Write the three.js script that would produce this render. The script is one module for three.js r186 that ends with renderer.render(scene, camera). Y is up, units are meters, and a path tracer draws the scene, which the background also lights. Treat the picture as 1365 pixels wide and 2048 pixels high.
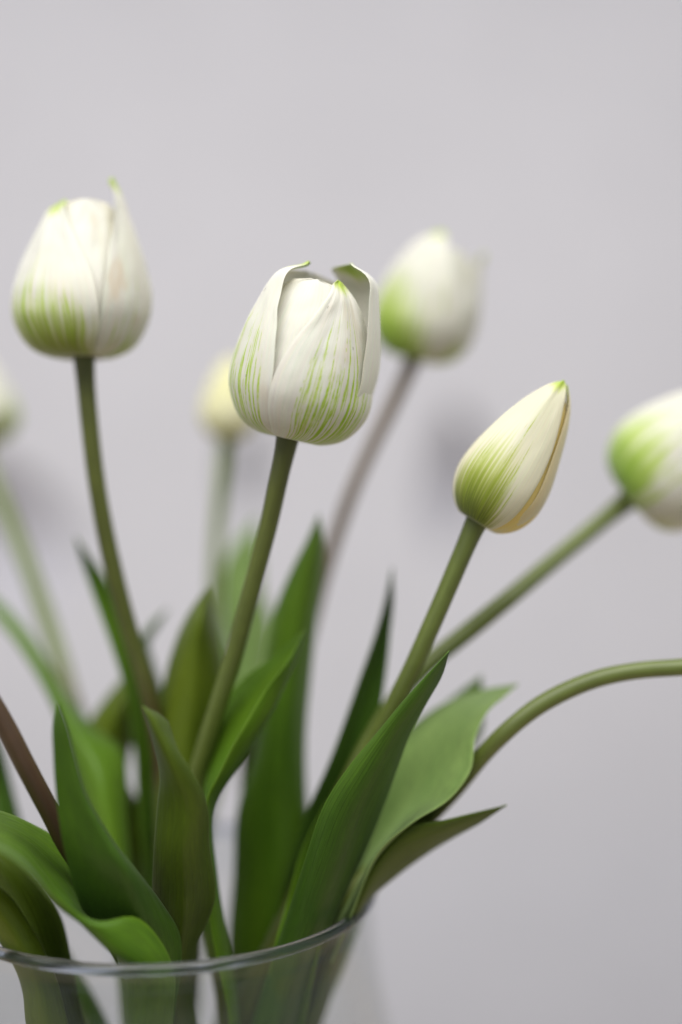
import * as THREE from 'three';
import { RectAreaLightUniformsLib } from 'three/addons/lights/RectAreaLightUniformsLib.js';
import { ImprovedNoise } from 'three/addons/math/ImprovedNoise.js';

// ------------------------------------------------------------------ camera, light, exposure
const W = 1365, H = 2048, FPX = 2844;                       // photograph's size and lens, in its pixels
const RIM_Y = 0.25, CAM_Y = RIM_Y + 0.164, PITCH = 4 * Math.PI / 180;
const scene = new THREE.Scene();
const camera = new THREE.PerspectiveCamera(2 * Math.atan(H / 2 / FPX) * 180 / Math.PI, W / H, 0.02, 30);
camera.filmGauge = 36;
camera.position.set(0, CAM_Y, 0);
camera.rotation.set(-PITCH, 0, 0);
camera.focus = 0.448;
camera.userData.fStop = 1.4;
camera.updateMatrixWorld(true);
scene.add(camera);

scene.background = new THREE.Color(0.38, 0.384, 0.402);       // even light of the pale room around
RectAreaLightUniformsLib.init();
function areaLight(name, color, power, w, h, pos, aim) {
  const l = new THREE.RectAreaLight(color, power, w, h);
  l.name = name; l.position.set(...pos); l.lookAt(...aim); scene.add(l); return l;
}
areaLight('window_light', 0xfffdfb, 5.5, 1.6, 1.15, [-0.20, 1.30, 0.10], [-0.19, 0.2, 0.22]);
const renderer = new THREE.WebGLRenderer({ antialias: true });
renderer.setSize(682, 1024);
renderer.toneMapping = THREE.LinearToneMapping;
renderer.toneMappingExposure = 1.03;
renderer.shadowMap.enabled = true;

// ------------------------------------------------------------------ helpers
let seed = 7;
const rnd = () => { seed = (seed * 1664525 + 1013904223) >>> 0; return seed / 4294967296; };
const PN = new ImprovedNoise();
const noise = (x, y = 0, z = 0) => PN.noise(x + 31.7, y + 17.3, z + 5.1);
const fbm = (x, y, z = 0) => noise(x, y, z) + 0.5 * noise(2.1 * x, 2.1 * y, z + 9) + 0.25 * noise(4.3 * x, 4.3 * y, z + 21);
const clamp = (x, a = 0, b = 1) => Math.min(b, Math.max(a, x));
const sstep = (a, b, x) => { const t = clamp((x - a) / (b - a)); return t * t * (3 - 2 * t); };
const mix = (a, b, t) => a + (b - a) * t;
const mix3 = (a, b, t) => [mix(a[0], b[0], t), mix(a[1], b[1], t), mix(a[2], b[2], t)];
const V = (x, y, z) => new THREE.Vector3(x, y, z);
// a point seen at pixel (x, y) of the photograph, d metres ahead of the camera
function at(x, y, d) { return V((x - W / 2) / FPX * d, (H / 2 - y) / FPX * d, -d).applyMatrix4(camera.matrixWorld); }
const names = {};
function numbered(n) { const k = names[n] = (names[n] ?? -1) + 1; return k ? n + '_' + String(k).padStart(3, '0') : n; }
function add(name, geometry, material, parent = scene, data) {
  const m = new THREE.Mesh(geometry, material);
  m.name = parent === scene ? numbered(name) : name;
  m.castShadow = m.receiveShadow = true;
  if (data) m.userData = data;
  parent.add(m); return m;
}
function curve1(points) {                                    // smooth function through [x, y] pairs
  return (x) => {
    let i = 0; while (i < points.length - 2 && x > points[i + 1][0]) i++;
    const p = (k) => points[clamp(k, 0, points.length - 1)];
    const [x0, y0] = p(i), [x1, y1] = p(i + 1), t = clamp((x - x0) / (x1 - x0));
    const m0 = i ? (y1 - p(i - 1)[1]) / (x1 - p(i - 1)[0]) * (x1 - x0) : y1 - y0;
    const m1 = i < points.length - 2 ? (p(i + 2)[1] - y0) / (p(i + 2)[0] - x0) * (x1 - x0) : y1 - y0;
    const t2 = t * t, t3 = t2 * t;
    return (2 * t3 - 3 * t2 + 1) * y0 + (t3 - 2 * t2 + t) * m0 + (-2 * t3 + 3 * t2) * y1 + (t3 - t2) * m1;
  };
}
function texture(w, h, f, srgb = true) {                     // f(u, v) returns 0..1 colour in sRGB, or one value
  const a = new Uint8Array(w * h * 4);
  for (let j = 0; j < h; j++) for (let i = 0; i < w; i++) {
    const c = f((i + 0.5) / w, (j + 0.5) / h), k = 4 * (j * w + i);
    for (let n = 0; n < 3; n++) a[k + n] = clamp(Array.isArray(c) ? c[n] : c) * 255;
    a[k + 3] = 255;
  }
  const t = new THREE.DataTexture(a, w, h);
  t.magFilter = THREE.LinearFilter; t.minFilter = THREE.LinearMipmapLinearFilter; t.generateMipmaps = true;
  t.wrapS = t.wrapT = THREE.ClampToEdgeWrapping;
  if (srgb) t.colorSpace = THREE.SRGBColorSpace;
  t.needsUpdate = true; return t;
}
// a sheet with thickness over P(u, v), u and v in 0..1
function sheet(P, nu, nv, thick) {
  const pts = [], nor = [], pos = [], uv = [], idx = [], N = (nu + 1) * (nv + 1);
  for (let j = 0; j <= nv; j++) for (let i = 0; i <= nu; i++) pts.push(P(i / nu, j / nv));
  const g = (i, j) => pts[clamp(j, 0, nv) * (nu + 1) + clamp(i, 0, nu)];
  for (let j = 0; j <= nv; j++) for (let i = 0; i <= nu; i++) {
    const du = g(i + 1, j).clone().sub(g(i - 1, j)), dv = g(i, j + 1).clone().sub(g(i, j - 1));
    const n = du.cross(dv);
    if (n.length() < 1e-12) n.copy(nor[nor.length - 1] ?? V(0, 0, 1)); else n.normalize();
    nor.push(n);
  }
  for (const s of [1, -1]) for (let j = 0; j <= nv; j++) for (let i = 0; i <= nu; i++) {
    const k = j * (nu + 1) + i, e = Math.min(i / nu, 1 - i / nu) * 2;
    const t = thick * (0.35 + 0.65 * Math.sqrt(clamp(e * 3))) * (0.5 + 0.5 * clamp((1 - j / nv) * 8)) / 2 * s;
    pos.push(pts[k].x + nor[k].x * t, pts[k].y + nor[k].y * t, pts[k].z + nor[k].z * t);
    uv.push(i / nu, j / nv);
  }
  const q = (a, b, c, d) => idx.push(a, b, c, a, c, d);
  for (let j = 0; j < nv; j++) for (let i = 0; i < nu; i++) {
    const a = j * (nu + 1) + i, b = a + 1, c = b + nu + 1, d = a + nu + 1;
    q(a, b, c, d); q(N + a, N + d, N + c, N + b);
  }
  const ring = [];
  for (let i = 0; i < nu; i++) ring.push(i);
  for (let j = 0; j < nv; j++) ring.push(j * (nu + 1) + nu);
  for (let i = nu; i > 0; i--) ring.push(nv * (nu + 1) + i);
  for (let j = nv; j > 0; j--) ring.push(j * (nu + 1));
  ring.forEach((a, k) => { const b = ring[(k + 1) % ring.length]; q(a, N + a, N + b, b); });
  const geo = new THREE.BufferGeometry();
  geo.setAttribute('position', new THREE.Float32BufferAttribute(pos, 3));
  geo.setAttribute('uv', new THREE.Float32BufferAttribute(uv, 2));
  geo.setIndex(idx); geo.computeVertexNormals(); return geo;
}

// ------------------------------------------------------------------ setting: wall and table
const WALL_D = 1.25;                                          // metres ahead of the camera, on the ground
const wallBump = texture(512, 512, (u, v) => 0.5 + 0.25 * fbm(u * 14, v * 14, 2) + 0.1 * noise(u * 70, v * 70), false);
const wallTone = texture(512, 512, (u, v) => { const n = 1 + 0.018 * fbm(u * 6, v * 6, 7) + 0.012 * noise(u * 40, v * 40, 3); return [0.886 * n, 0.882 * n, 0.902 * n]; });
const wallMat = new THREE.MeshStandardMaterial({ map: wallTone, bumpMap: wallBump, bumpScale: 0.0015, roughness: 0.85 });
for (const t of [wallBump, wallTone]) { t.wrapS = t.wrapT = THREE.MirroredRepeatWrapping; t.repeat.set(0.5, 0.5); }
// the plaster has three ragged hollows knocked into it, which stay dark because little light gets in
const face = new THREE.Shape([[-2, -0.75], [2, -0.75], [2, 2.25], [-2, 2.25]].map(([x, y]) => new THREE.Vector2(x, y)));
function hollow(px, py, rx, ry, lean, k) {
  const c = at(px, py, WALL_D), s = WALL_D / FPX, p = [];
  for (let i = 0; i < 36; i++) {
    const a = i / 36 * 2 * Math.PI, r = 1 + 0.2 * fbm(Math.cos(a) * 1.6 + k * 7, Math.sin(a) * 1.6), y = Math.sin(a) * r * ry * s;
    p.push(new THREE.Vector2(c.x + Math.cos(a) * r * rx * s + y * lean, c.y + y));
  }
  face.holes.push(new THREE.Path(p.reverse()));
}
hollow(20, 1075, 118, 150, -0.25, 1);
hollow(905, 965, 48, 135, 0.12, 2);
hollow(490, 940, 30, 92, 0.05, 3);
const wall = add('wall', new THREE.ExtrudeGeometry(face, { depth: 0.055, bevelEnabled: true, bevelSize: 0.003, bevelThickness: 0.003, bevelSegments: 2, bevelOffset: -0.003 }), wallMat, scene, { kind: 'structure' });
wall.position.set(0, 0, -WALL_D - 0.055);
const backing = add('hollow_back', new THREE.BoxGeometry(4, 3, 0.04), wallMat, wall);
backing.position.set(0, 0.75, -0.024);

const tableMat = new THREE.MeshStandardMaterial({ map: texture(256, 256, (u, v) => { const n = 1 + 0.06 * fbm(u * 3, v * 40); return [0.72 * n, 0.65 * n, 0.55 * n]; }), roughness: 0.5 });
const table = add('tabletop', new THREE.BoxGeometry(1.4, 0.03, 0.66), tableMat, scene, { kind: 'structure' });
table.position.set(0, -0.0155, -0.46);
const floor = add('floor', new THREE.BoxGeometry(4, 0.05, 4), new THREE.MeshStandardMaterial({ color: new THREE.Color(0.16, 0.13, 0.10), roughness: 0.7 }), scene, { kind: 'structure' });
floor.position.set(0, -0.776, 0.745);

// ------------------------------------------------------------------ glass vase
const VASE = V((325 - W / 2) / FPX * 0.5, 0, -0.489);
{
  const out = curve1([[0, 0.078], [0.05, 0.092], [0.12, 0.094], [0.19, 0.083], [0.225, 0.0765], [0.25, 0.075]]), p = [];
  const t = 0.0032;
  p.push([0.0001, 0.0], [0.06, 0.0], [0.072, 0.0012]);
  for (let i = 0; i <= 40; i++) { const y = 0.004 + (RIM_Y - 0.0080) * i / 40; p.push([out(y), y]); }
  for (let i = 40; i >= 0; i--) { const y = 0.012 + (RIM_Y - 0.0160) * i / 40; p.push([out(y) - t, y]); }
  p.push([0.06, 0.0095], [0.0001, 0.009]);
  const lathe = (q) => new THREE.LatheGeometry(q.map(([x, y]) => new THREE.Vector2(x, y)), 128);
  const v = new THREE.Group(); v.name = 'glass_vase';
  v.userData = { label: 'clear glass vase with a rounded rim holding the tulip bunch', category: 'vase' }; scene.add(v);
  add('body', lathe(p), new THREE.MeshPhysicalMaterial({ color: 0xf8f9f9, roughness: 0.0, transmission: 1, thickness: 0, ior: 1.45, specularIntensity: 0.9 }), v);
  const bead = []; for (let i = 0; i <= 24; i++) { const a = i / 24 * 2 * Math.PI; bead.push([out(RIM_Y) - 0.0016 + 0.0019 * Math.cos(a), RIM_Y - 0.0028 + 0.0019 * Math.sin(a)]); }
  add('rim', lathe(bead), new THREE.MeshPhysicalMaterial({ color: 0xf4f7fa, roughness: 0.22, transmission: 1, thickness: 0.004, ior: 1.5, attenuationColor: new THREE.Color(0.48, 0.54, 0.66), attenuationDistance: 0.006 }), v);
  v.position.copy(VASE);
}

// ------------------------------------------------------------------ petals
const WHITE = [0.893, 0.890, 0.842];
// k: stripes, how far up they reach, green wash at the foot, greened tip, tint of the whole
function petalTexture(k) {
  const st = [];
  for (let i = 0; i < (k.stripes ?? 0); i++) {
    const c = mix(k.from ?? -0.8, k.to ?? 0.8, (i + 0.2 + 0.6 * rnd()) / k.stripes), side = 1 - Math.abs(c) * 0.35;
    st.push({ c, w: 0.011 + 0.028 * rnd() * rnd() + (rnd() < 0.25 ? 0.018 : 0), top: (k.reach ?? 0.6) * side * (0.6 + 0.55 * rnd()), s: rnd() * 50, a: 0.8 + 0.2 * rnd() });
  }
  const base = k.base ?? WHITE, green = k.green ?? [0.61, 0.77, 0.06], foot = k.foot ?? [0.56, 0.62, 0.12], id = rnd() * 90;
  const spots = []; for (let i = 0; i < (k.spots ?? 0); i++) spots.push([rnd() * 2 - 1, 0.15 + rnd() * 0.7, 0.004 + 0.006 * rnd()]);
  return texture(k.fine ?? 160, 320, (uu, v) => {
    const u = uu * 2 - 1;
    let c = mix3(base, [0.88, 0.872, 0.805], 0.55 * sstep(0.0, 0.7, fbm(u * 1.3, v * 2.2, id)));
    c = c.map((x, n) => x * (1 + 0.018 * noise(u * 34, v * 3, id + n)));
    if (k.blush) c = mix3(c, [0.86, 0.80, 0.70], k.blush * sstep(0.15, 0.75, fbm(u * 2.4 + 3, v * 3.6, id + 5)));
    if (k.cream) c = mix3(c, [0.90, 0.76, 0.42], k.cream * sstep(0.35, 1.0, Math.abs(u) + 0.15 * noise(u * 3, v * 5, id)));
    let wash = 0;
    if (k.wash) {
      const jag = 0.16 * noise(u * 16, v * 1.2, id + 2) + 0.10 * noise(u * 40, v * 2, id + 8);
      wash = sstep(k.wash, k.wash * 0.25, v + jag + (k.washSide ?? 0.25) * Math.pow(Math.abs(u - (k.washAt ?? 0)), 2)) * (k.washA ?? 0.8);
      c = mix3(c, mix3(foot, green, sstep(0.05, k.wash * 0.8, v)), wash);
    }
    let g = 0;
    for (const s of st) {
      const d = Math.abs(u - s.c - 0.05 * noise(v * 2.4, s.s) - 0.012 * noise(v * 11, s.s + 3)), fade = sstep(s.top, s.top * 0.35, v);
      const w = s.w * (0.35 + 0.9 * fade) * (0.75 + 0.6 * noise(v * 7, s.s + 6));
      const broken = clamp(0.75 + 0.9 * noise(v * 9, s.s + 11) + 0.5 * noise(v * 60, u * 60, s.s));
      g = Math.max(g, sstep(w, w * 0.35, d) * sstep(s.top, s.top * 0.8, v) * broken * s.a);
    }
    c = mix3(c, green, g * (k.stripeA ?? 0.95));
    if (k.tip) c = mix3(c, [0.66, 0.765, 0.16], k.tip * sstep(0.86 - (k.tipMore ?? 0), 0.97 - (k.tipMore ?? 0), v - 0.07 * Math.abs(u) + 0.03 * noise(u * 8, v * 9, id)));
    for (const [x, y, r] of spots) if (Math.hypot((u - x) * 0.5, y - v) < r) c = mix3(c, [0.5, 0.5, 0.42], 0.5);
    return c;
  });
}
const petalBump = texture(256, 256, (u, v) => 0.5 + 0.22 * noise(u * 60, v * 2.5, 1) + 0.18 * noise(u * 22, v * 2, 4) + 0.12 * fbm(u * 6, v * 6, 8), false);
function petalMaterial(k) {
  return new THREE.MeshPhysicalMaterial({ map: petalTexture(k), bumpMap: petalBump, bumpScale: k.smooth ? 0.00008 : 0.00022, roughness: 1, transmission: k.through ?? 0.34, clearcoat: 0.45, clearcoatRoughness: 0.42 });
}
// one petal of a head whose foot is at the origin and whose axis is +y (x right, -z away from the camera); sizes relative to the head: R radius, Hh height
const bellyR = curve1([[0, 0.16], [0.06, 0.42], [0.15, 0.74], [0.28, 0.955], [0.4, 1.0], [0.55, 0.94], [0.7, 0.82], [0.85, 0.66], [1, 0.47]]);
const bellyZ = curve1([[0, 0.012], [0.06, 0.0], [0.15, 0.055], [0.28, 0.19], [0.4, 0.325], [0.55, 0.51], [0.7, 0.69], [0.85, 0.855], [1, 1.0]]);
const budR = curve1([[0, 0.2], [0.08, 0.5], [0.2, 0.82], [0.33, 0.99], [0.45, 0.98], [0.6, 0.83], [0.78, 0.585], [0.9, 0.345], [1, 0.09]]);
const budZ = curve1([[0, 0.0], [0.08, 0.01], [0.2, 0.095], [0.33, 0.23], [0.45, 0.37], [0.6, 0.555], [0.78, 0.77], [0.9, 0.91], [1, 1.0]]);
const pointed = curve1([[0, 0.3], [0.1, 0.62], [0.25, 0.93], [0.42, 1.0], [0.6, 0.86], [0.75, 0.62], [0.88, 0.34], [0.95, 0.19], [0.985, 0.10], [1, 0.03]]);
const taper = curve1([[0, 0.3], [0.1, 0.62], [0.25, 0.95], [0.4, 1.0], [0.55, 0.86], [0.7, 0.60], [0.82, 0.39], [0.92, 0.22], [0.97, 0.14], [1, 0.04]]);
const rounded = curve1([[0, 0.3], [0.1, 0.62], [0.25, 0.92], [0.45, 1.0], [0.65, 0.92], [0.8, 0.82], [0.9, 0.70], [0.96, 0.52], [0.99, 0.30], [1, 0.08]]);
function petal(head, o, material) {
  const Rf = o.bud ? budR : bellyR, Zf = o.bud ? budZ : bellyZ, th = o.at * Math.PI / 180, id = rnd() * 60;
  const P = (uu, v) => {
    const u = uu * 2 - 1, pinch = 1 - (head.pinch ?? 0) * sstep(0.3, 1, v), w = pinch * (o.round ? rounded : o.bud ? pointed : taper)(v) * o.wide * head.R;
    let R = Rf(v) * head.R * o.layer * pinch, y = Zf(v) * head.Hh * (o.tall ?? 1);
    R += (o.open ?? 0) * head.R * v * v;
    const c = o.curl ?? 0, t = sstep(o.bend ?? 0.8, 1, v);
    R -= c * head.R * t * t; y -= Math.abs(c) * 0.16 * head.Hh * t * t * t;
    const Rc = Math.max(R, head.R * 0.5) * (o.flat ?? 1.0) * (1 + 0.25 * v), a = u * w / Rc;
    let side = Rc * Math.sin(a), rad = R - Rc * (1 - Math.cos(a));
    rad += head.R * ((o.flare ?? 0) * Math.pow(Math.abs(u), 3) * sstep(0.2, 0.8, v) + (o.rib ?? 0.02) * Math.exp(-u * u * 18) * (0.3 + v));
    rad += head.R * (o.bud ? 0.02 : 0.05) * sstep(0.1, 0.5, v) * fbm(u * 1.4, v * 2.4, id) + head.R * (o.roll ?? 0) * sstep(0.35, 0.95, -u * (o.rollSide ?? 1)) * sstep(0.4, 0.85, v);
    y += head.Hh * 0.010 * noise(u * 1.2, v * 2, id + 4) * v;
    side += head.R * (o.sway ?? 0) * v * v;
    return V(Math.cos(th) * rad - Math.sin(th) * side, y, -(Math.sin(th) * rad + Math.cos(th) * side));
  };
  const m = add('petal', sheet(P, 30, 46, 0.00055 * (o.thick ?? 1)), material, head.group);
  m.position.copy(head.foot); m.quaternion.copy(head.turn);
  return m;
}
function headFrame(group, foot, top, R, away = 0) {          // foot and top are points of the scene; R metres
  const axis = top.clone().sub(foot), Hh = axis.length(); axis.normalize();
  const z = V(1, 0, 0).cross(axis).normalize(), x = axis.clone().cross(z).normalize();
  return { group, foot: foot.clone().sub(group.position), turn: new THREE.Quaternion().setFromRotationMatrix(new THREE.Matrix4().makeBasis(x, axis, z)), R, Hh };
}

// ------------------------------------------------------------------ stems and leaves
const stemTone = texture(64, 512, (u, v) => { const n = 1 + 0.10 * noise(u * 14, v * 10, 3) + 0.07 * fbm(u * 5, v * 40, 6); return [n * 0.78, n * 0.78, n * 0.76]; });
const stemMat = new THREE.MeshPhysicalMaterial({ map: stemTone, vertexColors: true, roughness: 0.5, clearcoat: 0.25, clearcoatRoughness: 0.45 });
const OLIVE = [0.125, 0.15, 0.014], PALE = [0.26, 0.34, 0.10], RED = [0.12, 0.065, 0.03], MAUVE = [0.25, 0.19, 0.14], MID = [0.17, 0.225, 0.035];
function stem(group, points, radius, colors) {                // points [x, y, d] from the flower down; colors [t, [r, g, b]]
  const c = new THREE.CatmullRomCurve3(points.map((p) => at(...p)), false, 'centripetal'), n = 110, m = 18;
  const fr = c.computeFrenetFrames(n, false), pos = [], col = [], uv = [], idx = [];
  for (let j = 0; j <= n; j++) {
    const t = j / n, p = c.getPointAt(t), r = radius * (1 + 0.09 * noise(t * 9, radius * 900) + 0.04 * noise(t * 31, radius * 700)) * (1 + 0.30 * Math.exp(-t * 60));
    let k = 0; while (k < colors.length - 2 && t > colors[k + 1][0]) k++;
    const q = mix3(colors[k][1], colors[k + 1][1], sstep(colors[k][0], colors[k + 1][0], t));
    for (let i = 0; i <= m; i++) {
      const a = i / m * 2 * Math.PI, d = fr.normals[j].clone().multiplyScalar(Math.cos(a)).addScaledVector(fr.binormals[j], Math.sin(a));
      d.multiplyScalar(r).add(p).sub(group.position); pos.push(d.x, d.y, d.z); uv.push(i / m, t);
      col.push(...q.map((x) => x * (1 + 0.12 * noise(i, t * 25))));
      if (j && i) { const A = (j - 1) * (m + 1) + i, B = A + m + 1; idx.push(A - 1, A, B, A - 1, B, B - 1); }
    }
  }
  const g = new THREE.BufferGeometry();
  g.setAttribute('position', new THREE.Float32BufferAttribute(pos, 3)); g.setAttribute('uv', new THREE.Float32BufferAttribute(uv, 2));
  g.setAttribute('color', new THREE.Float32BufferAttribute(col, 3)); g.setIndex(idx); g.computeVertexNormals();
  add('stem', g, stemMat, group);
  return c;
}
const leafBump = texture(512, 256, (u, v) => 0.5 + 0.25 * noise(u * 70, v * 2) + 0.25 * noise(u * 26, v * 1.5, 5) + 0.15 * fbm(u * 4, v * 9, 8) - 0.35 * Math.exp(-Math.pow((u - 0.5) * 40, 2)), false);
function leafMaterial(c, pale) {
  const id = rnd() * 40;
  const map = texture(256, 512, (u, v) => {
    const e = Math.min(u, 1 - u);
    let q = mix3(c, pale, clamp(0.30 + 0.5 * fbm(u * 1.6, v * 3, id) + 0.14 * noise(u * 60, v * 3, id + 4)));
    q = mix3(q, pale, 0.5 * sstep(0.035, 0.0, e) + 0.45 * sstep(0.985, 1, v));
    const n = 1 + 0.07 * noise(u * 90, v * 26, id + 7) + 0.06 * noise(u * 30, v * 60, id + 9);
    return q.map((x) => x * n);
  });
  return new THREE.MeshPhysicalMaterial({ map, bumpMap: leafBump, bumpScale: 0.0004, roughness: 1, transmission: 0.22, specularIntensity: 0.3, clearcoat: 0.5, clearcoatRoughness: 0.38 });
}
const LEAF = [
  leafMaterial([0.27, 0.42, 0.0], [0.40, 0.52, 0.06]),        // fresh
  leafMaterial([0.31, 0.39, 0.0], [0.43, 0.49, 0.03]),        // olive
  leafMaterial([0.19, 0.32, 0.0], [0.30, 0.43, 0.05]),        // deep
  leafMaterial([0.47, 0.59, 0.31], [0.58, 0.67, 0.39]),       // pale
  leafMaterial([0.33, 0.48, 0.06], [0.45, 0.58, 0.17]),       // mid
  leafMaterial([0.24, 0.32, 0.0], [0.34, 0.42, 0.02]),        // dark olive
];
// rows from the foot to the tip, each [left, middle, right] as [x, y, d]; the last row is the tip
function leaf(t, material, rows0, o = {}) {
  const rows = rows0.map((r) => r.map(([x, y, d]) => [x, y, d - (o.near ?? 0) * clamp((1900 - y) / 150)]));
  const full = rows.map((r) => r.length === 1 ? [at(...r[0]), at(...r[0]), at(...r[0])]
    : r.length === 2 ? [at(...r[0]), at((r[0][0] + r[1][0]) / 2, (r[0][1] + r[1][1]) / 2, (r[0][2] + r[1][2]) / 2 + (o.cup ?? -0.009)), at(...r[1])] : r.map((p) => at(...p)));
  // the foot clasps the stem it grows from
  const foot = t.curve.getPointAt(o.from ?? 0.86), r = 0.0055, f0 = full[0], side = f0[2].clone().sub(f0[0]).normalize();
  const belly = f0[1].clone().sub(f0[0].clone().add(f0[2]).multiplyScalar(0.5)); belly.lengthSq() > 1e-10 ? belly.normalize() : belly.set(0, 0, 1);
  full.unshift([foot.clone().addScaledVector(side, -r), foot.clone().addScaledVector(belly, r * 0.9), foot.clone().addScaledVector(side, r)]);
  const rails = [0, 1, 2].map((k) => new THREE.CatmullRomCurve3(full.map((row) => row[k]), false, 'centripetal')), n = full.length - 1, sharp = o.sharp ?? 0.35, id = rnd() * 70;
  // even steps along the middle rail
  const lens = [0]; let prev = full[0][1];
  for (let i = 1; i <= 240; i++) { const p = rails[1].getPoint(i / 240); lens.push(lens[i - 1] + p.distanceTo(prev)); prev = p; }
  const even = (v) => { const L = v * lens[240]; let i = 1; while (i < 240 && lens[i] < L) i++; return (i - 1 + (L - lens[i - 1]) / Math.max(1e-9, lens[i] - lens[i - 1])) / 240; };
  const P = (u, v) => {
    const s = clamp(even(v)), [a, b, c] = rails.map((q) => q.getPoint(s));
    const A = 2 * (u - 0.5) * (u - 1), B = 4 * u * (1 - u), C = 2 * u * (u - 0.5);
    const curved = a.clone().multiplyScalar(A).addScaledVector(b, B).addScaledVector(c, C);
    const bent = u < 0.5 ? a.clone().lerp(b, u * 2) : b.clone().lerp(c, u * 2 - 1);
    const p = curved.lerp(bent, sharp), e = Math.abs(u - 0.5) * 2, wave = 0.0010 * e * e * noise(v * 9, id + (u < 0.5 ? 0 : 30)) * clamp((1 - v) * 6);
    p.z += wave * 1.5; p.y += wave;
    return p.sub(t.group.position);
  };
  return add('leaf', sheet(P, 24, 90, 0.0010), material, t.group, o.label ? { label: o.label } : undefined);
}
function tulip(label, points, radius, colors) {
  const group = new THREE.Group(); group.name = numbered('tulip');
  group.position.copy(at(...points[points.length - 1]));
  group.userData = { label, category: 'tulip', group: 'tulips in the glass vase' };
  scene.add(group);
  return { group, curve: stem(group, points, radius, colors) };
}
function head(t, foot, top, Rpx, petals, mats, pinch = 0) {
  const h = headFrame(t.group, at(...foot), at(...top), Rpx / FPX * foot[2]);
  h.pinch = pinch;
  for (const p of petals) petal(h, p, mats[p.m ?? 0]);
}

// ---- the tulip in focus, in the middle
const t2 = tulip('large open white tulip in sharp focus at the centre with bright green stripes', [
  [578, 862, 0.463], [572, 895, 0.463], [557, 962, 0.464], [540, 1040, 0.466], [519, 1120, 0.468], [495, 1210, 0.471], [468, 1310, 0.475], [440, 1400, 0.478], [412, 1490, 0.482], [390, 1570, 0.485],
  [390, 1660, 0.486], [406, 1760, 0.486], [430, 1880, 0.486], [450, 2000, 0.488], [450, 2200, 0.49], [390, 2720, 0.50]], 0.0031, [[0, OLIVE], [0.3, MID], [1, OLIVE]]);
head(t2, [579, 876, 0.463], [652, 552, 0.461], 135, [
  { at: 112, wide: 1.05, layer: 0.92, tall: 1.03, round: 1, m: 1, open: 0.26 },
  { at: 345, wide: 0.85, layer: 0.90, tall: 0.86, round: 1, m: 1 },
  { at: 256, wide: 1.12, layer: 0.985, tall: 0.945, round: 1, m: 1, flat: 1.0 },
  { at: 20, wide: 1.05, layer: 1.0, tall: 1.16, m: 3, curl: 0.34, open: 0.22, bend: 0.80, round: 1 },
  { at: 197, wide: 0.96, layer: 1.035, tall: 1.10, m: 0, curl: 0.26, open: 0.10, bend: 0.78, thick: 1.1 },
  { at: 303, wide: 0.98, layer: 1.05, tall: 0.985, m: 2, curl: 0.10, open: 0.02, roll: 0.06, thick: 1.3 },
], [petalMaterial({ stripes: 28, from: -0.85, to: 0.75, reach: 0.74, tip: 0.95, blush: 0.25, spots: 4 }), petalMaterial({ tip: 0, cream: 0.1, spots: 3 }), petalMaterial({ stripes: 32, from: -0.6, to: 0.8, reach: 0.82, tip: 1, blush: 0.4, spots: 4, stripeA: 1 }), petalMaterial({ stripes: 10, reach: 0.5, tip: 0.8 })], 0.06);

// ---- left white tulip
const t1 = tulip('white tulip at upper left, green wash on its foot and bright green tips', [
  [168, 700, 0.487], [170, 735, 0.487], [180, 850, 0.488], [196, 980, 0.490], [225, 1130, 0.494], [262, 1270, 0.498], [298, 1390, 0.50], [326, 1540, 0.505], [340, 1700, 0.505], [338, 1900, 0.50], [330, 2100, 0.50], [310, 2720, 0.505]],
  0.0031, [[0, OLIVE], [0.28, OLIVE], [0.42, RED], [0.6, OLIVE], [1, OLIVE]]);
head(t1, [168, 714, 0.487], [164, 398, 0.487], 131, [
  { at: 95, wide: 1.0, layer: 0.92, tall: 1.0, round: 1, m: 1 },
  { at: 320, wide: 0.95, layer: 0.92, tall: 0.9, round: 1, m: 1 },
  { at: 275, wide: 0.95, layer: 0.95, tall: 0.97, round: 1, m: 1, sway: 0.10 },
  { at: 352, wide: 1.0, layer: 1.0, tall: 1.13, m: 2, curl: 0.05, open: 0.16 },
  { at: 150, wide: 1.1, layer: 1.0, tall: 1.03, m: 0, curl: 0.25 },
  { at: 232, wide: 1.1, layer: 1.04, tall: 1.0, m: 0, curl: 0.12, sway: -0.1, bend: 0.85 },
], [petalMaterial({ stripes: 14, reach: 0.75, stripeA: 0.6, wash: 0.52, washA: 0.85, tip: 1, tipMore: 0.04, foot: [0.47, 0.50, 0.08] }), petalMaterial({ cream: 0.1, blush: 0.5, wash: 0.32, washA: 0.7, foot: [0.60, 0.55, 0.25], green: [0.80, 0.77, 0.58] }), petalMaterial({ stripes: 9, reach: 0.6, stripeA: 0.7, tip: 1, blush: 0.6, wash: 0.2, washA: 0.6 })], 0.24);

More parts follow.
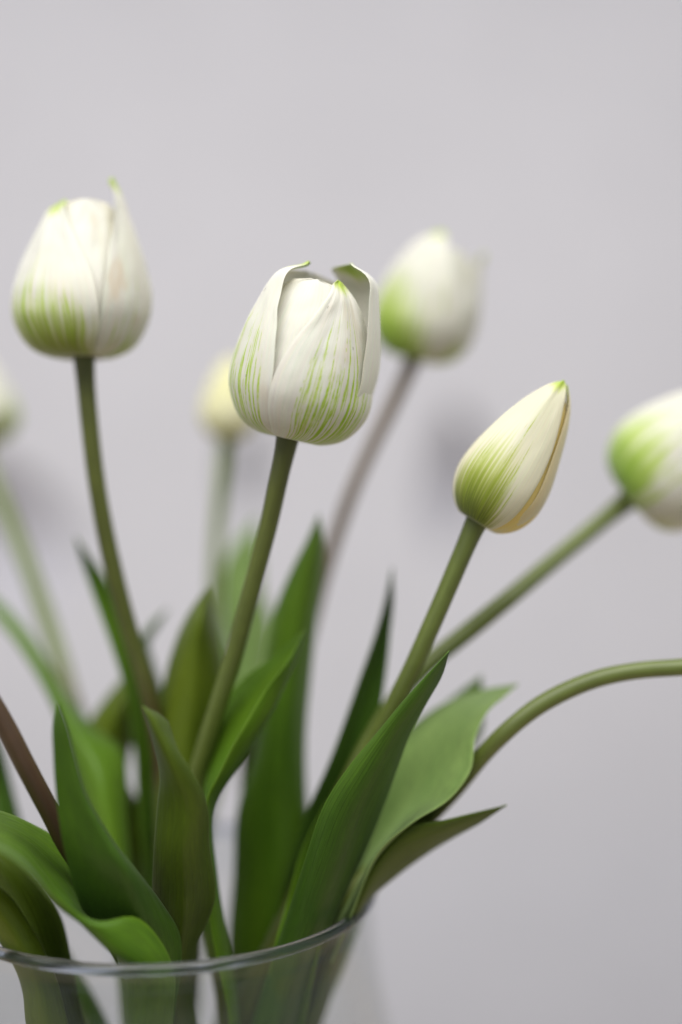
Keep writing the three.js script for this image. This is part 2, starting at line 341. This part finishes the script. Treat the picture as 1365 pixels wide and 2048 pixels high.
// ---- back right white tulip
const t3 = tulip('blurred white tulip behind the central one, on a brownish leaning stem', [
  [834, 700, 0.552], [826, 722, 0.552], [790, 800, 0.552], [746, 890, 0.552], [710, 970, 0.552], [680, 1050, 0.552], [654, 1130, 0.551], [630, 1220, 0.55], [600, 1350, 0.549], [580, 1500, 0.547], [562, 1590, 0.544], [545, 1690, 0.538], [515, 1820, 0.53], [470, 2020, 0.52], [390, 2720, 0.52]],
  0.0027, [[0, MAUVE], [0.3, MAUVE], [0.5, MID], [1, OLIVE]]);
head(t3, [830, 718, 0.552], [888, 480, 0.550], 98, [
  { at: 100, wide: 1.0, layer: 0.92, tall: 0.95, round: 1, m: 1 },
  { at: 300, wide: 1.1, layer: 0.95, tall: 0.92, round: 1, m: 1, open: 0.06 },
  { at: 180, wide: 1.0, layer: 0.93, tall: 0.95, round: 1, m: 1 },
  { at: 345, wide: 1.1, layer: 1.0, tall: 0.97, m: 2, curl: -0.10, open: 0.30 },
  { at: 120, wide: 1.1, layer: 1.0, tall: 1.0, m: 0, curl: 0.1 },
  { at: 236, wide: 1.2, layer: 1.03, tall: 1.06, m: 0, curl: 0.15, sway: 0.12 },
], [petalMaterial({ stripes: 12, reach: 0.9, stripeA: 0.6, wash: 0.68, washA: 0.95, washAt: -0.3, washSide: 0.45, tip: 0.9, foot: [0.55, 0.70, 0.10] }), petalMaterial({}), petalMaterial({ wash: 0.34, washA: 0.7, tip: 0.4, foot: [0.62, 0.68, 0.18] })]);

// ---- closed bud on the right
const t4 = tulip('closed cream tulip bud right of centre, olive green streaks at its foot', [
  [962, 1026, 0.463], [946, 1060, 0.4635], [925, 1108, 0.464], [890, 1190, 0.465], [855, 1270, 0.466], [824, 1340, 0.468], [792, 1405, 0.471], [748, 1490, 0.476], [698, 1590, 0.480], [640, 1720, 0.485], [570, 1850, 0.488], [490, 2050, 0.492], [380, 2720, 0.495]],
  0.0031, [[0, MID], [0.35, MID], [1, OLIVE]]);
head(t4, [955, 1044, 0.463], [1127, 766, 0.463], 93, [
  { bud: 1, at: 308, wide: 1.15, layer: 0.985, m: 1, tall: 0.93 },
  { bud: 1, at: 215, wide: 1.0, layer: 0.88, m: 1, tall: 0.88 },
  { bud: 1, at: 95, wide: 1.2, layer: 0.93, m: 1, tall: 0.88 },
  { bud: 1, at: 2, wide: 0.85, layer: 1.0, m: 2 },
  { bud: 1, at: 170, wide: 1.2, layer: 0.97, m: 2, tall: 0.985 },
  { bud: 1, at: 254, wide: 0.9, layer: 1.06, m: 0, tall: 1.005, rib: 0.05, thick: 1.4 },
], [petalMaterial({ smooth: 1, base: [0.89, 0.88, 0.77], stripes: 15, from: -0.7, to: 0.6, reach: 0.72, stripeA: 0.75, wash: 0.66, washA: 1, washAt: -0.2, washSide: 0.45, tip: 1, foot: [0.40, 0.46, 0.02], green: [0.60, 0.68, 0.12] }), petalMaterial({ smooth: 1, base: [0.95, 0.87, 0.52], cream: 0.4 }), petalMaterial({ smooth: 1, base: [0.91, 0.885, 0.74], cream: 0.2, wash: 0.25, washA: 0.4, tip: 1 })]);

// ---- right edge tulip
const t5 = tulip('white and green tulip cut by the right edge, leaning out on a green stem', [
  [1256, 1000, 0.525], [1180, 1062, 0.518], [1100, 1128, 0.51], [1010, 1203, 0.499], [925, 1272, 0.498], [860, 1325, 0.497], [800, 1390, 0.496], [742, 1480, 0.495], [690, 1580, 0.493], [625, 1720, 0.492], [550, 1880, 0.492], [470, 2060, 0.495], [370, 2720, 0.51]],
  0.0031, [[0, MID], [0.3, MID], [1, OLIVE]]);
head(t5, [1262, 1000, 0.525], [1500, 812, 0.515], 122, [
  { at: 30, wide: 1.0, layer: 0.95, round: 1, m: 1 },
  { at: 270, wide: 1.0, layer: 0.975, round: 1, m: 1 },
  { at: 150, wide: 1.0, layer: 0.95, round: 1, m: 1 },
  { at: 90, wide: 1.15, layer: 1.0, m: 2, curl: 0.1 },
  { at: 325, wide: 1.2, layer: 1.0, m: 2, curl: 0.1 },
  { at: 215, wide: 1.25, layer: 1.03, m: 0, curl: 0.1 },
], [petalMaterial({ stripes: 12, reach: 0.95, stripeA: 0.6, wash: 0.62, washA: 0.85, washAt: -0.2, washSide: 0.4, tip: 0.8, foot: [0.48, 0.66, 0.12] }), petalMaterial({ wash: 0.2, washA: 0.4 }), petalMaterial({ wash: 0.28, washA: 0.6, stripes: 4, reach: 0.7, stripeA: 0.4, foot: [0.6, 0.62, 0.24] })]);

// ---- yellow bud far behind
const t6 = tulip('small pale yellow bud, far out of focus behind the central tulip', [
  [454, 850, 0.60], [450, 880, 0.60], [444, 950, 0.598], [436, 1040, 0.596], [430, 1150, 0.592], [424, 1260, 0.586], [422, 1400, 0.576], [412, 1550, 0.566], [390, 1700, 0.556], [355, 1850, 0.545], [342, 2000, 0.535], [335, 2720, 0.53]],
  0.0026, [[0, PALE], [0.4, PALE], [1, OLIVE]]);
head(t6, [453, 876, 0.60], [464, 716, 0.60], 52, [0, 60, 120, 180, 240, 300].map((a, i) => ({ bud: 1, at: a + 20, wide: 1.15, layer: i % 2 ? 0.94 : 1.02, m: i % 2 })),
  [petalMaterial({ base: [0.93, 0.92, 0.72], wash: 0.2, washA: 0.6, green: [0.72, 0.76, 0.25], foot: [0.66, 0.70, 0.22] }), petalMaterial({ base: [0.93, 0.91, 0.69] })]);

// ---- left edge green bud
const t7 = tulip('pale green tulip bud just entering at the left edge, out of focus', [
  [-42, 885, 0.60], [-12, 965, 0.596], [38, 1085, 0.589], [84, 1210, 0.58], [120, 1320, 0.571], [150, 1420, 0.561], [180, 1520, 0.55], [222, 1650, 0.53], [262, 1800, 0.515], [285, 2000, 0.51], [300, 2720, 0.515]],
  0.0034, [[0, PALE], [0.25, PALE], [0.36, MAUVE], [0.5, MID], [1, OLIVE]]);
head(t7, [-42, 888, 0.60], [-60, 700, 0.602], 82, [0, 60, 120, 180, 240, 300].map((a, i) => ({ at: a + 10, bud: 1, wide: 1.15, layer: i % 2 ? 0.94 : 1.02, m: i % 2 })),
  [petalMaterial({ stripes: 8, reach: 0.9, stripeA: 0.6, wash: 0.6, washA: 0.8, tip: 1, foot: [0.6, 0.68, 0.25] }), petalMaterial({ wash: 0.4, washA: 0.5 })]);

// ---- tulip whose stem arches out to the right
const t8 = tulip('tulip on a bowed green stem arching out of the right edge', [
  [1560, 1400, 0.462], [1480, 1352, 0.464], [1400, 1334, 0.466], [1340, 1336, 0.468], [1270, 1342, 0.468], [1200, 1356, 0.468], [1130, 1383, 0.468], [1070, 1417, 0.468], [1010, 1466, 0.469], [958, 1520, 0.474], [905, 1585, 0.478], [860, 1632, 0.480], [800, 1690, 0.482], [715, 1770, 0.48], [620, 1880, 0.485], [530, 2050, 0.49], [400, 2720, 0.505]],
  0.0029, [[0, MID], [0.42, MID], [0.56, OLIVE], [0.64, RED], [1, OLIVE]]);
head(t8, [1562, 1402, 0.462], [1780, 1620, 0.46], 135, [0, 60, 120, 180, 240, 300].map((a, i) => ({ at: a, wide: 1.1, layer: i % 2 ? 0.93 : 1.02, round: i % 2, m: i % 2 })),
  [petalMaterial({ stripes: 12, reach: 0.7, wash: 0.3, washA: 0.6, tip: 1 }), petalMaterial({})]);

// ---- tulip leaving by the lower left
const t9 = tulip('tulip with a dark reddish stem leaning out of the lower left edge', [
  [-190, 1130, 0.425], [-120, 1240, 0.428], [-60, 1335, 0.43], [0, 1432, 0.433], [48, 1525, 0.436], [92, 1608, 0.44], [135, 1690, 0.445], [195, 1785, 0.452], [245, 1880, 0.458], [275, 2000, 0.464], [290, 2150, 0.472], [320, 2720, 0.492]],
  0.0031, [[0, OLIVE], [0.18, RED], [0.5, [0.07, 0.035, 0.016]], [1, OLIVE]]);
head(t9, [-192, 1125, 0.425], [-320, 830, 0.42], 140, [0, 60, 120, 180, 240, 300].map((a, i) => ({ at: a + 15, wide: 1.1, layer: i % 2 ? 0.93 : 1.02, round: i % 2, m: i % 2 })),
  [petalMaterial({ stripes: 12, reach: 0.7, wash: 0.3, washA: 0.6, tip: 1 }), petalMaterial({})]);

// ------------------------------------------------------------------ leaves, from the front to the back
leaf(t9, LEAF[2], [                                            // dark upright leaf, lower left, right margin turned up
  [[262, 2060, 0.456], [300, 2070, 0.453], [345, 2060, 0.460]],
  [[235, 1930, 0.450], [300, 1945, 0.445], [362, 1935, 0.456]],
  [[175, 1835, 0.446], [278, 1850, 0.440], [360, 1870, 0.456]],
  [[148, 1775, 0.443], [266, 1795, 0.438], [325, 1808, 0.454]],
  [[135, 1720, 0.441], [248, 1737, 0.436], [287, 1757, 0.450]],
  [[121, 1650, 0.438], [208, 1668, 0.435], [226, 1682, 0.446]],
  [[112, 1580, 0.436], [166, 1590, 0.434], [172, 1592, 0.442]],
  [[107, 1505, 0.434], [144, 1508, 0.433], [147, 1508, 0.439]],
  [[106, 1455, 0.433], [131, 1456, 0.432], [135, 1456, 0.436]],
  [[118, 1407, 0.433]]], { sharp: 0.75, from: 0.8, near: 0.010, label: 'dark green pointed leaf at lower left, its right margin folded back' });
leaf(t9, LEAF[0], [                                            // leaf folding over the rim to the left
  [[345, 2060, 0.447], [285, 2070, 0.442], [250, 2040, 0.455]],
  [[345, 1930, 0.440], [285, 1950, 0.432], [242, 1945, 0.45]],
  [[275, 1836, 0.433], [215, 1895, 0.427], [215, 1850, 0.455]],
  [[195, 1842, 0.426], [160, 1842, 0.428], [170, 1775, 0.462]],
  [[122, 1802, 0.421], [105, 1790, 0.432], [130, 1690, 0.462]],
  [[50, 1737, 0.415], [45, 1715, 0.432], [60, 1645, 0.455]],
  [[-12, 1697, 0.410], [-20, 1680, 0.425], [-10, 1620, 0.448]],
  [[-170, 1650, 0.40]]], { sharp: 0.3, from: 0.82, label: 'broad leaf curling over the vase rim to the left' });
leaf(t9, LEAF[2], [[[150, 2020, 0.50], [230, 2080, 0.50]], [[40, 1820, 0.51], [100, 1830, 0.51]], [[-40, 1650, 0.515], [42, 1640, 0.515]], [[-60, 1560, 0.52], [20, 1555, 0.52]], [[-55, 1490, 0.52], [0, 1480, 0.52]], [[-45, 1400, 0.52]]]);
leaf(t9, LEAF[5], [[[130, 2160, 0.468], [225, 2160, 0.468]], [[55, 2010, 0.464], [168, 2040, 0.464]], [[25, 1900, 0.466], [140, 1905, 0.466]], [[-25, 1800, 0.468], [118, 1825, 0.468]], [[-70, 1700, 0.47], [60, 1740, 0.47]], [[-110, 1590, 0.47]]]);
leaf(t9, LEAF[1], [[[60, 2080, 0.446], [150, 2090, 0.446]], [[40, 1960, 0.442], [110, 1950, 0.442]], [[-10, 1870, 0.440], [60, 1850, 0.440]], [[-70, 1800, 0.438], [0, 1775, 0.438]], [[-150, 1720, 0.43]]], { cup: -0.004, from: 0.84 });

leaf(t2, LEAF[5], [                                            // front leaf with a folded tip
  [[300, 2060, 0.480], [350, 2070, 0.474], [398, 2060, 0.480]],
  [[300, 1930, 0.472], [355, 1945, 0.463], [385, 1930, 0.471]],
  [[304, 1800, 0.466], [370, 1800, 0.456], [430, 1795, 0.465]],
  [[309, 1700, 0.460], [370, 1700, 0.450], [419, 1690, 0.458]],
  [[315, 1610, 0.455], [375, 1612, 0.446], [415, 1612, 0.450]],
  [[320, 1550, 0.451], [358, 1562, 0.443], [390, 1553, 0.445]],
  [[308, 1492, 0.447], [330, 1502, 0.440], [358, 1503, 0.443]],
  [[296, 1450, 0.444], [310, 1456, 0.438], [344, 1466, 0.446]],
  [[288, 1427, 0.442], [300, 1430, 0.438], [334, 1438, 0.447]],
  [[283, 1411, 0.439]]], { sharp: 0.5, near: 0.012, label: 'olive leaf in front with a small folded pale tip' });
leaf(t2, LEAF[0], [                                            // leaf folded along its midrib, right of the central stem
  [[440, 2060, 0.492], [480, 2060, 0.482], [460, 2060, 0.472]],
  [[412, 1890, 0.486], [458, 1900, 0.476], [430, 1900, 0.466]],
  [[402, 1760, 0.482], [434, 1760, 0.472], [410, 1760, 0.462]],
  [[402, 1630, 0.482], [428, 1618, 0.471], [413, 1605, 0.461]],
  [[422, 1505, 0.484], [483, 1522, 0.471], [442, 1540, 0.461]],
  [[448, 1405, 0.486], [540, 1430, 0.473], [488, 1452, 0.463]],
  [[488, 1357, 0.485], [573, 1362, 0.475], [532, 1378, 0.467]],
  [[548, 1312, 0.482], [596, 1312, 0.476], [572, 1327, 0.470]],
  [[610, 1258, 0.477]]], { sharp: 0.7, label: 'bright leaf folded lengthwise beside the central stem' });

leaf(t4, LEAF[2], [                                            // front right leaf
  [[500, 2060, 0.478], [550, 2070, 0.470], [590, 2060, 0.480]],
  [[562, 1870, 0.464], [615, 1880, 0.459], [665, 1850, 0.473]],
  [[607, 1730, 0.455], [668, 1735, 0.453], [730, 1705, 0.470]],
  [[648, 1612, 0.450], [710, 1622, 0.450], [772, 1600, 0.467]],
  [[700, 1530, 0.448], [755, 1537, 0.449], [797, 1530, 0.464]],
  [[760, 1457, 0.447], [796, 1460, 0.449], [822, 1465, 0.461]],
  [[815, 1391, 0.447], [838, 1400, 0.449], [853, 1407, 0.458]],
  [[862, 1340, 0.448], [872, 1350, 0.450], [885, 1350, 0.455]],
  [[899, 1301, 0.450]]], { sharp: 0.3, label: 'dark leaf in front with a pale left edge, pointing up right' });
leaf(t4, LEAF[2], [[[520, 2000, 0.492], [600, 2000, 0.492]], [[560, 1810, 0.49], [650, 1800, 0.49]], [[608, 1640, 0.49], [705, 1640, 0.49]], [[650, 1545, 0.492], [742, 1520, 0.494]], [[690, 1442, 0.495], [764, 1400, 0.497]], [[722, 1352, 0.497], [774, 1330, 0.5]], [[746, 1285, 0.499], [781, 1262, 0.502]], [[768, 1210, 0.503], [787, 1202, 0.504]], [[785, 1135, 0.506]]], { cup: 0.007, label: 'narrow upright leaf left of the bud stem' });
leaf(t5, LEAF[3], [                                            // broad pale leaf
  [[560, 2060, 0.492], [590, 2060, 0.482], [615, 2050, 0.484]],
  [[655, 1860, 0.486], [680, 1855, 0.476], [702, 1834, 0.466]],
  [[714, 1745, 0.486], [738, 1735, 0.476], [759, 1704, 0.461]],
  [[752, 1645, 0.490], [800, 1645, 0.478], [824, 1648, 0.460]],
  [[767, 1572, 0.494], [838, 1582, 0.480], [898, 1600, 0.461]],
  [[785, 1500, 0.499], [860, 1512, 0.485], [942, 1540, 0.465]],
  [[830, 1446, 0.503], [892, 1456, 0.489], [950, 1478, 0.471]],
  [[890, 1405, 0.503], [934, 1412, 0.492], [976, 1422, 0.478]],
  [[950, 1383, 0.502], [982, 1388, 0.493], [1008, 1394, 0.484]],
  [[1037, 1368, 0.490]]], { sharp: 0.15, label: 'broad pale green leaf spreading right, upper face lit' });
leaf(t5, LEAF[0], [[[600, 2000, 0.505], [660, 2000, 0.505]], [[720, 1700, 0.512], [790, 1700, 0.512]], [[790, 1540, 0.515], [905, 1560, 0.515]], [[856, 1440, 0.516], [965, 1460, 0.516]], [[905, 1395, 0.516], [965, 1405, 0.516]], [[964, 1350, 0.516]]]);
leaf(t8, LEAF[5], [                                            // low right leaf, dark underside
  [[570, 2060, 0.488], [610, 2060, 0.480], [640, 2050, 0.486]],
  [[685, 1840, 0.472], [705, 1840, 0.470], [722, 1822, 0.479]],
  [[760, 1712, 0.467], [775, 1722, 0.467], [795, 1752, 0.480]],
  [[820, 1652, 0.464], [835, 1680, 0.466], [862, 1703, 0.479]],
  [[880, 1642, 0.463], [892, 1660, 0.466], [912, 1672, 0.475]],
  [[940, 1627, 0.464], [950, 1637, 0.466], [962, 1645, 0.471]],
  [[1014, 1610, 0.466]]], { sharp: 0.2, label: 'dark pointed leaf low on the right, above the rim' });
leaf(t8, LEAF[0], [[[525, 2080, 0.478], [600, 2080, 0.478]], [[548, 1900, 0.466], [640, 1890, 0.466]], [[580, 1785, 0.474], [662, 1760, 0.474]], [[606, 1695, 0.478], [675, 1670, 0.478]], [[655, 1600, 0.482]]], { cup: 0.005 });
leaf(t5, LEAF[2], [[[500, 2060, 0.505], [590, 2060, 0.505]], [[545, 1880, 0.508], [660, 1880, 0.508]], [[575, 1740, 0.512], [705, 1740, 0.512]], [[615, 1630, 0.515], [722, 1620, 0.515]], [[655, 1550, 0.518], [748, 1540, 0.518]], [[735, 1440, 0.52]]]);
leaf(t8, LEAF[2], [[[560, 2060, 0.51], [640, 2060, 0.51]], [[610, 1860, 0.512], [705, 1850, 0.512]], [[660, 1730, 0.514], [760, 1720, 0.514]], [[720, 1620, 0.516], [800, 1610, 0.516]], [[812, 1500, 0.518]]]);

leaf(t1, LEAF[1], [[[325, 2000, 0.50], [395, 2000, 0.50]], [[312, 1710, 0.506], [416, 1710, 0.506]], [[308, 1500, 0.508], [440, 1500, 0.508]], [[321, 1400, 0.508], [452, 1400, 0.508]], [[342, 1310, 0.508], [444, 1310, 0.508]], [[372, 1236, 0.508], [430, 1240, 0.508]], [[417, 1170, 0.505]]], { cup: -0.014, label: 'broad olive leaf left of the central stem' });
leaf(t1, LEAF[2], [[[262, 1950, 0.52], [330, 1950, 0.52]], [[272, 1800, 0.521], [345, 1800, 0.521]], [[304, 1720, 0.522], [345, 1720, 0.522]], [[268, 1640, 0.524], [340, 1640, 0.524]], [[282, 1550, 0.526], [336, 1560, 0.526]], [[262, 1470, 0.528], [336, 1480, 0.528]], [[262, 1380, 0.53], [326, 1386, 0.53]], [[268, 1320, 0.532], [309, 1330, 0.532]], [[279, 1280, 0.534], [299, 1285, 0.534]], [[300, 1250, 0.536], [316, 1256, 0.536]], [[337, 1216, 0.538]]]);
leaf(t1, LEAF[4], [[[300, 1900, 0.512], [330, 1900, 0.512]], [[278, 1640, 0.512], [330, 1640, 0.512]], [[268, 1480, 0.513], [320, 1480, 0.513]], [[256, 1400, 0.514], [298, 1400, 0.514]], [[236, 1330, 0.515], [280, 1325, 0.515]], [[206, 1242, 0.517], [249, 1232, 0.517]], [[180, 1170, 0.519], [212, 1160, 0.519]], [[162, 1115, 0.521], [178, 1110, 0.521]], [[151, 1072, 0.522]]], { cup: 0.006, label: 'slim leaf left of the left tulip stem' });
leaf(t7, LEAF[4], [                                            // long leaf bending out to the left
  [[240, 2000, 0.505], [262, 2000, 0.497], [285, 2000, 0.505]],
  [[222, 1850, 0.502], [248, 1850, 0.493], [272, 1850, 0.502]],
  [[200, 1755, 0.502], [235, 1755, 0.492], [264, 1755, 0.502]],
  [[170, 1640, 0.506], [212, 1640, 0.494], [256, 1640, 0.506]],
  [[140, 1530, 0.512], [190, 1530, 0.50], [248, 1510, 0.515]],
  [[113, 1432, 0.522], [148, 1450, 0.512], [186, 1450, 0.528]],
  [[75, 1352, 0.535], [98, 1368, 0.528], [122, 1368, 0.542]],
  [[28, 1278, 0.55], [50, 1290, 0.543], [72, 1286, 0.556]],
  [[-12, 1228, 0.56], [0, 1232, 0.555], [10, 1214, 0.565]],
  [[-80, 1140, 0.575]]], { sharp: 0.2, label: 'long leaf bending out to the left edge' });
leaf(t7, LEAF[1], [[[235, 1900, 0.52], [300, 1900, 0.52]], [[225, 1740, 0.525], [292, 1740, 0.525]], [[212, 1650, 0.528], [298, 1650, 0.528]], [[195, 1560, 0.53], [256, 1560, 0.53]], [[172, 1462, 0.535], [262, 1500, 0.535]], [[212, 1395, 0.538], [280, 1420, 0.538]], [[290, 1310, 0.54]]]);
leaf(t3, LEAF[0], [                                            // tall leaf in the middle
  [[470, 2080, 0.518], [510, 2080, 0.508], [550, 2080, 0.518]],
  [[458, 1900, 0.516], [545, 1900, 0.504], [622, 1900, 0.518]],
  [[468, 1750, 0.516], [555, 1750, 0.503], [628, 1750, 0.518]],
  [[476, 1620, 0.516], [556, 1620, 0.503], [614, 1600, 0.518]],
  [[510, 1500, 0.516], [563, 1500, 0.503], [612, 1480, 0.518]],
  [[526, 1350, 0.516], [578, 1350, 0.504], [622, 1350, 0.518]],
  [[548, 1230, 0.514], [596, 1230, 0.505], [636, 1222, 0.517]],
  [[584, 1140, 0.512], [616, 1140, 0.506], [648, 1132, 0.516]],
  [[614, 1080, 0.511], [632, 1080, 0.507], [648, 1080, 0.513]],
  [[638, 1028, 0.509]]], { sharp: 0.35, label: 'tall broad leaf rising right of the central stem' });
leaf(t3, LEAF[1], [[[455, 2060, 0.525], [500, 2060, 0.525]], [[480, 1850, 0.532], [516, 1850, 0.532]], [[480, 1650, 0.537], [520, 1650, 0.537]], [[484, 1520, 0.54], [519, 1520, 0.54]], [[506, 1390, 0.543]]], { cup: 0.006 });
leaf(t6, LEAF[3], [[[380, 1800, 0.555], [412, 1800, 0.555]], [[393, 1650, 0.568], [424, 1640, 0.568]], [[428, 1490, 0.580], [486, 1455, 0.580]], [[440, 1350, 0.588], [512, 1340, 0.588]], [[440, 1230, 0.595], [522, 1225, 0.595]], [[447, 1135, 0.602], [522, 1130, 0.602]], [[472, 1085, 0.606], [520, 1075, 0.606]], [[518, 1035, 0.61]]], { label: 'pale blurred leaf behind the central stem' });
leaf(t6, LEAF[3], [[[455, 1950, 0.535], [480, 1950, 0.535]], [[500, 1600, 0.555], [540, 1600, 0.555]], [[476, 1430, 0.58], [526, 1430, 0.58]], [[480, 1330, 0.592], [538, 1330, 0.592]], [[492, 1262, 0.60], [546, 1252, 0.60]], [[528, 1186, 0.61]]]);

renderer.render(scene, camera);
